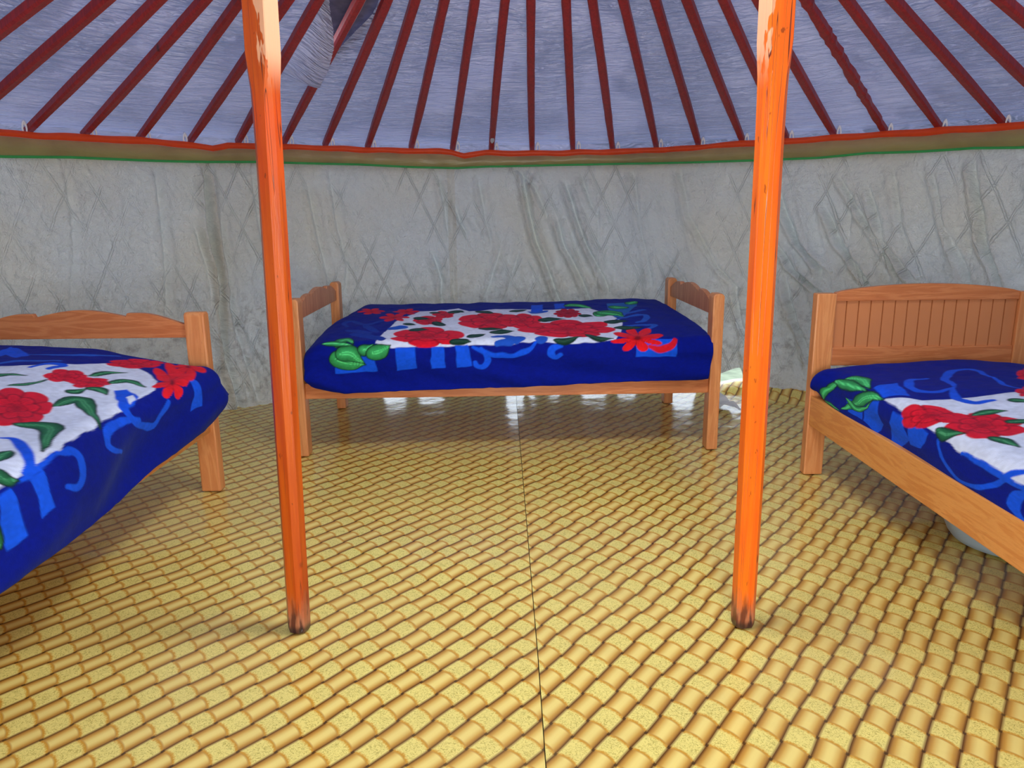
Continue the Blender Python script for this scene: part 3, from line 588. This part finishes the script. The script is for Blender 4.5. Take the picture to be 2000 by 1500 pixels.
for k, (a0, zb, a1) in enumerate(RAFT):
    B = Vector((CX+(R+.02)*math.sin(a0), CY+(R+.02)*math.cos(a0), zb-.008))
    T = Vector((CX+RT*math.sin(a1), CY+RT*math.cos(a1), ZT))
    o = thing('roof_pole', rafter_label(k), 'roof pole', B, 'red poles of the roof')
    rm = rafter_mesh('pole', (0, 0, 0), T-B, seed=k, rough=(k == 21))
    put('pole', rm, M_RAFTER, o)
    # white cord loop tying the pole to the lattice
    sd = 1 if (a0 < -.9 or (k % 5 == 0)) else -1
    d = (T-B).normalized(); side = d.cross(Vector((0, 0, 1))).normalized()
    tv = []; c0 = side*(sd*.036 if k <= 8 else -.036) + d*.05 - Vector((0, 0, .012))
    u_ = d; w_ = side
    nn = 10
    for i in range(nn):
        an = 2*math.pi*i/nn
        for j in range(5):
            bn = 2*math.pi*j/5
            rr_ = .018+.008*math.cos(bn)
            tv.append(c0 + w_*(rr_*math.cos(an)*.55) + Vector((0, 0, 1))*(rr_*math.sin(an)*1.7) + d*(-.006*math.sin(bn)))
    tf = [[i*5+j, i*5+(j+1) % 5, ((i+1) % nn)*5+(j+1) % 5, ((i+1) % nn)*5+j] for i in range(nn) for j in range(5)]
    put('tie_loop', recalc(pydata('tie_loop', tv, tf)), M_TIE, o, True)
    if k == 12:
        L_ = (T-B).length; pc = d*.20 - Vector((0, 0, .0265))
        up_ = side.cross(d)
        pv = [side*(.013*math.cos(q)) + d*(.20+.035*math.sin(q)*(1+.2*math.sin(3*q))) + up_*(-.0245) for q in np.linspace(0, 2*math.pi, 14)[:-1]]
        pv += [p_ + up_*.003 for p_ in pv]
        put('scuff_patch', recalc(pydata('scuff_patch', pv, [list(range(13)), list(range(25, 12, -1))]+[[i, (i+1) % 13, 13+(i+1) % 13, 13+i] for i in range(13)])), M_SHEET, o)['label'] = 'pale scuffed patch'
# crown ring the poles and posts carry, above the frame
def ring(name, r0, z0, w, h, mat):
    v = []; n = 64
    for i in range(n):
        a = 2*math.pi*i/n
        for dr, dz in ((-w, -h), (w, -h), (w, h), (-w, h)): v.append((CX+(r0+dr)*math.sin(a), CY+(r0+dr)*math.cos(a), z0+dz))
    f = [[i*4+j, i*4+(j+1) % 4, ((i+1) % n)*4+(j+1) % 4, ((i+1) % n)*4+j] for i in range(n) for j in range(4)]
    return put(name, bevel_mesh(pydata(name, v, f), .008), mat)
tag(ring('crown_wheel', RT-.03, ZT+.01, .045, .05, M_RAFTER), 'red wooden ring carried by both orange posts at the top of the roof', 'ring')

# ------------------------------------------------------------------ posts
def post(name, label, foot, top, ztop, w, ang, mat, notch):
    o = thing(name, label, 'post', (foot[0], foot[1], 0), 'orange posts holding up the roof')
    zs = [0, .006, .02, .06, .2, .5, .8, 1.1, notch-.16, notch-.07, notch-.02, notch+.01, notch+.06, 1.8, 2.1, ztop-.01, ztop]
    v = []
    ca, sa = math.cos(ang), math.sin(ang)
    for z in zs:
        q = z/1.684
        cx = (top[0]-foot[0])*q; cy = (top[1]-foot[1])*q
        ww = np.interp(z, [0, .01, .3, 1.0, notch-.16, notch+.06, 2.4], [w*.86, w*.93, w*.99, w*1.02, w*1.02, w*1.04, w*1.04])/2
        c = np.interp(z, [0, .15, notch-.18, notch-.03, notch+.05, 2.4], [.012, .015, .017, .015, .0022, .0022])
        for a, b in ((-1, -1), (1, -1), (1, 1), (-1, 1)):
            pts = [(a*ww, b*(ww-c)), (a*(ww-c), b*ww)]
            if a*b > 0: pts = pts[::-1] if False else pts
            order = pts if (a, b) in ((-1, -1), (1, 1)) else pts[::-1]
            for x, y in order:
                v.append((cx+x*ca-y*sa, cy+x*sa+y*ca, z))
    n = len(zs)
    f = [[k*8+i, k*8+(i+1) % 8, (k+1)*8+(i+1) % 8, (k+1)*8+i] for k in range(n-1) for i in range(8)]
    f += [list(range(7, -1, -1)), [(n-1)*8+i for i in range(8)]]
    put('shaft', recalc(pydata('shaft', v, f)), mat, o)
    return o
post('support_post', 'orange painted wooden post standing between the left bed and the far bed', (-.627, 1.965), (-.601, 1.965), 2.39, .060, math.radians(-17), M_POST_L, 1.50)
post('support_post', 'bright orange painted wooden post standing between the far bed and the right bed', (.665, 1.967), (.654, 1.967), 2.39, .062, math.radians(10), M_POST_R, 1.52)

# ------------------------------------------------------------------ beds
def scallop(W, z0, z1):
    """outline of the scalloped head rail, a along the width"""
    top = []
    for q in np.linspace(0, 1, 121):
        e = min(q, 1-q)*W
        if e < .245: z = z1 - .062 + .050*math.sin(min(1, e/.20)*math.pi/2)**1.2
        else: z = z1 - .028 + .030*math.sin(min(1, (e-.245)/.20)*math.pi/2)
        top.append((q*W, z))
    return [(0, z0)] + top + [(W, z0)]
def single_bed(label, kind, yoff=0):
    B = BED[kind]; o = B['o']; ex = B['ex']; ey = B['ey']; Wd = B['W']+.02
    root = thing('single_bed', label, 'bed', (o[0], o[1], 0), 'pine single beds with scalloped ends')
    x0 = -.035 if kind == 'back' else -.065; Ln = 2.12 if kind == 'back' else 2.07
    tr = lambda x, y, z: ((x+x0)*ex[0]+y*ey[0], (x+x0)*ex[1]+y*ey[1], z)
    pw, pd = .056, .085     # along the bed, across the bed
    for e, xx in enumerate((0, Ln-pw)):
        for yy in (0, Wd-pd):
            m = prism('leg', [(xx, 0), (xx+pw, 0), (xx+pw, .778), (xx+pw*.8, .790), (xx+pw*.2, .790), (xx, .778)], yy, yy+pd, tr, .007)
            put('leg', m, M_BED_Z, root)
        tr2 = lambda a, y, z, xx=xx: tr(xx+.014+y, pd+a, z)
        m = prism('scalloped_rail', scallop(Wd-2*pd, .682, .800), 0, .026, tr2, .003)
        put('scalloped_rail', m, M_BED if kind == 'back' else M_BED_H, root)
        m = box('end_rail', 0, .026, pd, Wd-pd, .28, .36, lambda x, y, z, xx=xx: tr(xx+.014+x, y, z))
        put('end_rail', m, M_BED, root)
    for yy in (.018, Wd-.044):
        put('side_rail', box('side_rail', pw, Ln-pw, yy, yy+.026, .293 if kind == 'back' else .272, .372, tr), M_BED_H if kind == 'back' else M_BED_Y, root)
    put('bed_base', box('bed_base', pw+.01, Ln-pw-.01, .05, Wd-.05, .335, .355, tr), M_BED, root)
    return root, tr, Ln, Wd
def beadboard_bed(label):
    B = BED['right']; o = B['o']; Wd = .97; root = thing('panelled_bed', label, 'bed', (o[0]-.015, o[1], 0))
    tr = lambda x, y, z: (y, .085-x, z)     # x runs towards the camera, y across
    Ln = 2.06; pw = .05; pd = .085
    for e, xx in enumerate((0, Ln-pw)):
        for yy in (0, Wd-pd):
            put('leg', box('leg', xx, xx+pw, yy, yy+pd, 0, .826, tr, .006), M_BED_Z, root)
        x1 = xx+.012
        t2 = lambda a, y, z, x1=x1: tr(x1+y, pd+a, z)
        w = Wd-2*pd
        arch = [(0, .792)]+[(q*w, .828+.036*math.sin(math.pi*q)**.7) for q in np.linspace(0, 1, 25)]+[(w, .792)]
        put('top_rail', prism('top_rail', arch, 0, .030, t2, .003), M_BED_H, root)
        put('lower_rail', box('lower_rail', 0, w, 0, .030, .505, .588, t2), M_BED_H, root)
        # tongue-and-groove panel: one mesh of boards with rounded edges
        nb = 15; v = []; f = []
        bw = w/nb
        prof = [(0, .006), (.0028, .020), (bw-.0028, .020), (bw, .006)]
        for b in range(nb):
            for (a, d) in prof:
                for z in (.586, .794): v.append(t2(b*bw+a, d, z))
            k = b*8
            for i in range(3): f.append([k+i*2, k+i*2+2, k+i*2+3, k+i*2+1])
        k0 = len(v)
        for a in (0, w):
            for z in (.586, .794): v.append(t2(a, .004, z))
        f.append([k0, k0+1, k0+3, k0+2])
        # close the boards to the back sheet along both ends
        f.append([0, 1, k0+1, k0]); f.append([(nb-1)*8+6, (nb-1)*8+7, k0+3, k0+2])
        pm = recalc(pydata('board_panel', v, f))
        put('board_panel', pm, M_BOARD, root)
        put('end_rail', box('end_rail', 0, w, 0, .026, .25, .36, t2), M_BED_H, root)
    for yy in (.004, Wd-.03):
        put('side_rail', box('side_rail', pw, Ln-pw, yy, yy+.026, .238, .372, tr), M_BED_Y, root)
    put('bed_base', box('bed_base', pw+.01, Ln-pw-.01, .04, Wd-.04, .31, .33, tr), M_BED, root)
    return root
single_bed('pine bed with scalloped end boards standing crosswise against the far wall', 'back')
single_bed('pine bed with a scalloped end board reaching in at the left edge', 'left')
beadboard_bed('pine bed with a tall vertical-board headboard standing at the right')

def mattress(label, kind, z0, z1):
    B = BED[kind]; o = B['o']; ex = B['ex']; ey = B['ey']; W = B['W']
    x0, x1 = {'back': (.06, 2.0), 'left': (.03, 1.86), 'right': (.02, 1.86)}[kind]
    tr = lambda x, y, z: (x*ex[0]+y*ey[0], x*ex[1]+y*ey[1], z)
    m = box('mattress', x0, x1, .055, W-.08, z0, z1, tr, .03)
    ob = put('mattress', m, M_SHEET); ob.location = (o[0], o[1], 0)
    for p in ob.data.polygons: p.use_smooth = False
    tag(ob, label, 'mattress'); return ob
mattress('white mattress lying under the blanket of the far bed', 'back', .357, .505)
mattress('white mattress lying under the blanket of the left bed', 'left', .357, .50)
mattress('white mattress lying under the blanket of the right bed', 'right', .332, .47)

# ------------------------------------------------------------------ printed blankets
CL = {'navy': (0, 18, 128), 'light': (16, 82, 220), 'mid': (30, 84, 190), 'teal': (28, 98, 176), 'dusk': (14, 50, 150), 'white': (214, 222, 240),
      'red': (214, 22, 40), 'deep': (178, 6, 28), 'hib': (226, 24, 28), 'green': (58, 168, 92), 'dark': (26, 66, 46), 'leaf': (40, 112, 66)}
def LC(n): return np.array(lin(*CL[n])[:3])
def paint(kind, S, T):
    sh = S.shape
    wob = .004*vnoise(S*22, T*22, 61)
    X = S + wob; Y = T + .004*vnoise(S*22+7, T*22, 62)
    C = np.zeros(sh+(3,)) + LC('navy')
    def blend(mask, col): 
        C[...] = C*(1-mask[..., None]) + np.asarray(col)*mask[..., None]
    def seg_dist(ax, ay, bx, by):
        dx, dy = bx-ax, by-ay; l = dx*dx+dy*dy+1e-12
        q = np.clip(((X-ax)*dx+(Y-ay)*dy)/l, 0, 1)
        return np.hypot(X-ax-q*dx, Y-ay-q*dy), q
    def spl(pts):
        p = np.array(pts, float); 
        if len(p) < 3: return p
        out = []; q = np.vstack([2*p[0]-p[1], p, 2*p[-1]-p[-2]])
        for i in range(1, len(q)-2):
            for u in np.linspace(0, 1, 7)[:-1]:
                out.append(.5*((2*q[i])+(-q[i-1]+q[i+1])*u+(2*q[i-1]-5*q[i]+4*q[i+1]-q[i+2])*u*u+(-q[i-1]+3*q[i]-3*q[i+1]+q[i+2])*u**3))
        out.append(p[-1]); return np.array(out)
    for m in MOTIFS[kind]:
        if m[0] == 'P':
            pts = m[2]; inside = np.zeros(sh, bool); D = np.full(sh, 9.0)
            for k in range(len(pts)):
                (ax, ay), (bx, by) = pts[k], pts[(k+1) % len(pts)]
                if abs(by-ay) > 1e-9:
                    c = ((ay > Y) != (by > Y)) & (X < (bx-ax)*(Y-ay)/(by-ay)+ax)
                    inside ^= c
                D = np.minimum(D, seg_dist(ax, ay, bx, by)[0])
            sd = np.where(inside, -D, D)
            blend(1-smooth(sd, -.003, .003), LC(m[1]))
        elif m[0] == 'S':
            p = spl(m[3]); D = np.full(sh, 9.0)
            n = len(p)
            for k in range(n-1):
                d, q = seg_dist(*p[k], *p[k+1]); w = m[2]/2*(.55+.6*math.sin(math.pi*(k+.5)/n))
                D = np.minimum(D, d-w)
            blend(1-smooth(D, -.003, .003), LC(m[1]))
        elif m[0] == 'L':
            p = spl(m[3]); n = len(p); D = np.full(sh, 9.0); Q = np.zeros(sh); VD = np.full(sh, 9.0)
            for k in range(n-1):
                d, q = seg_dist(*p[k], *p[k+1]); u = (k+q)/(n-1)
                w = m[2]*.45*np.sin(np.pi*np.clip(u, 0, 1)**.75)**1.25
                e = d-w; sel = e < D; D = np.where(sel, e, D); Q = np.where(sel, u, Q); VD = np.where(sel, d, VD)
            body = LC(m[1]); dk = LC('dark')*.35; lt = np.minimum(LC(m[1])*2.2+.05, 1)
            w = m[2]/2
            blend(1-smooth(D, .001, .008), dk)
            tone = smooth(VD/w, .1, .9)
            mask = 1-smooth(D, -.004, .002)
            C[...] = C*(1-mask[..., None]) + (body*(1-tone[..., None]*.55)+dk*tone[..., None]*.4)*mask[..., None]
            vein = (1-smooth(np.abs(VD-w*.12), .0, max(.0035, w*.10)))*mask*(.8 if m[1] != 'dark' else .35)
            blend(vein, lt)
        elif m[0] == 'F':
            (cx, cy), (ax, ay), (a2x, a2y), (bx, by), (b2x, b2y) = m[4]
            ux, uy = (ax-a2x)/2, (ay-a2y)/2; vx, vy = (bx-b2x)/2, (by-b2y)/2
            pass
            det = ux*vy-vx*uy
            if abs(det) < 1e-7: continue
            A = ((X-cx)*vy-(Y-cy)*vx)/det; Bq = ((Y-cy)*ux-(X-cx)*uy)/det
            lu = math.hypot(bx-cx, by-cy); ld = math.hypot(b2x-cx, b2y-cy); lm = math.hypot(vx, vy)
            Bq = np.where(Bq > 0, Bq*lm/max(lu, .25*lm), Bq*lm/max(ld, .25*lm))
            rr = np.hypot(A, Bq); an = np.arctan2(Bq, A); n = m[2]
            base = LC(m[1])
            seed = int(abs(cx*1000))
            if m[3]:
                lobe = np.abs(np.cos(an*n/2+seed)); edge = .42+.60*lobe**.8
            else:
                lobe = np.abs(np.cos(an*n/2+seed)); edge = .80+.20*lobe**.6+.05*vnoise(an*3, an*0+seed, 71)
            sc = (math.hypot(ux, uy)+math.hypot(vx, vy))/2
            mask = 1-smooth((rr-edge)*sc, -.004, .004)
            # petals: darker at the folds between petals and in the heart
            fold = 1-smooth(lobe, .0, .42)
            streak = .5+.5*np.sin(an*n*4+6*rr+seed)
            shade = 1-.55*fold*smooth(rr, .1, .5)*(1-.3*rr) - .20*streak*smooth(rr, .9, .2) - .35*(1-smooth(rr, .06, .28))
            if not m[3]:
                an2 = an+.6; l2 = np.abs(np.cos(an2*n/2+seed+1.1)); e2 = .48+.14*l2
                ringd = 1-smooth(np.abs(rr-e2), .0, .05)
                shade = shade*(1-.5*ringd) + .16*(1-smooth(np.abs(rr-e2+.09), 0, .06))
                ring2 = 1-smooth(np.abs(rr-.25-.06*np.cos(an*n/2+2)), .0, .035)
                shade = shade*(1-.45*ring2)
            col = base*np.clip(shade, .12, 1.3)[..., None] + np.array([.02, .0, .002])
            C[...] = C*(1-mask[..., None]) + col*mask[..., None]
            if m[3] and m[1] == 'hib':
                blend((1-smooth(rr, .05, .16))*.9, np.array([.16, .004, .01]))
    C *= (1+.10*vnoise(S*90, T*90, 81)+.06*vnoise(S*30, T*30, 82))[..., None]
    return np.clip(C, 0, 1)
def blanket(label, kind, step):
    S, T, P = blanket_grid(kind, step)
    me = grid_mesh('blanket', P)
    if me.polygons[len(me.polygons)//2].normal.z < 0: me.flip_normals()
    C = paint(kind, S, T); at = me.color_attributes.new('print', 'FLOAT_COLOR', 'POINT')
    rgba = np.concatenate([C.reshape(-1, 3), np.ones((C.shape[0]*C.shape[1], 1))], 1)
    at.data.foreach_set('color', rgba.reshape(-1).astype(np.float32))
    ob = put('blanket', me, M_BLANKET)
    md = ob.modifiers.new('thickness', 'SOLIDIFY'); md.thickness = .006; md.offset = -1
    tag(ob, label, 'blanket', 'blue fleece blankets printed with red flowers')
    return ob
blanket('blue fleece blanket printed with red flowers, spread over the far bed', 'back', .0045)
blanket('blue fleece blanket printed with red flowers, hanging over the left bed', 'left', .0045)
blanket('blue fleece blanket printed with red flowers, tucked inside the right bed', 'right', .0045)

# ------------------------------------------------------------------ small things
def lathe(name, prof, loc, mat, label, cat, n=64):
    v = []; f = []
    for r_, z in prof:
        for i in range(n): a = 2*math.pi*i/n; v.append((r_*math.cos(a), r_*math.sin(a), z))
    for k in range(len(prof)-1):
        for i in range(n): f.append([k*n+i, k*n+(i+1) % n, (k+1)*n+(i+1) % n, (k+1)*n+i])
    f.append(list(range(n-1, -1, -1)))
    k = (len(prof)-1)*n; f.append([k+i for i in range(n)])
    o = put(name, recalc(pydata(name, v, f)), mat, None, True); o.location = loc
    return tag(o, label, cat)
lathe('wash_basin', [(.165, .002), (.178, .008), (.195, .03), (.225, .10), (.240, .165), (.262, .172), (.264, .178), (.256, .180), (.236, .172), (.218, .10), (.188, .034), (.16, .014)], (1.785, 2.50, -.001), M_TUB,
      'pale blue plastic wash basin pushed under the right bed', 'basin')
# crumpled white sheet of paper lying by the wall gap beside the far bed
n = 26
A_, B_ = np.meshgrid(np.linspace(0, 1, n), np.linspace(0, 1, n), indexing='ij')
X = 1.24+.15*A_*(1-.6*B_)+.03*B_; Y = 4.40+.36*B_-.06*A_
Z = .012 + .035*np.abs(vnoise(A_*3, B_*3, 91)) + .02*A_*B_
ob = put('paper_sheet', grid_mesh('paper_sheet', np.stack([X, Y, Z], -1)), M_PAPER)
md = ob.modifiers.new('thickness', 'SOLIDIFY'); md.thickness = .0015
tag(ob, 'crumpled white paper on the floor beside the right leg of the far bed', 'paper')
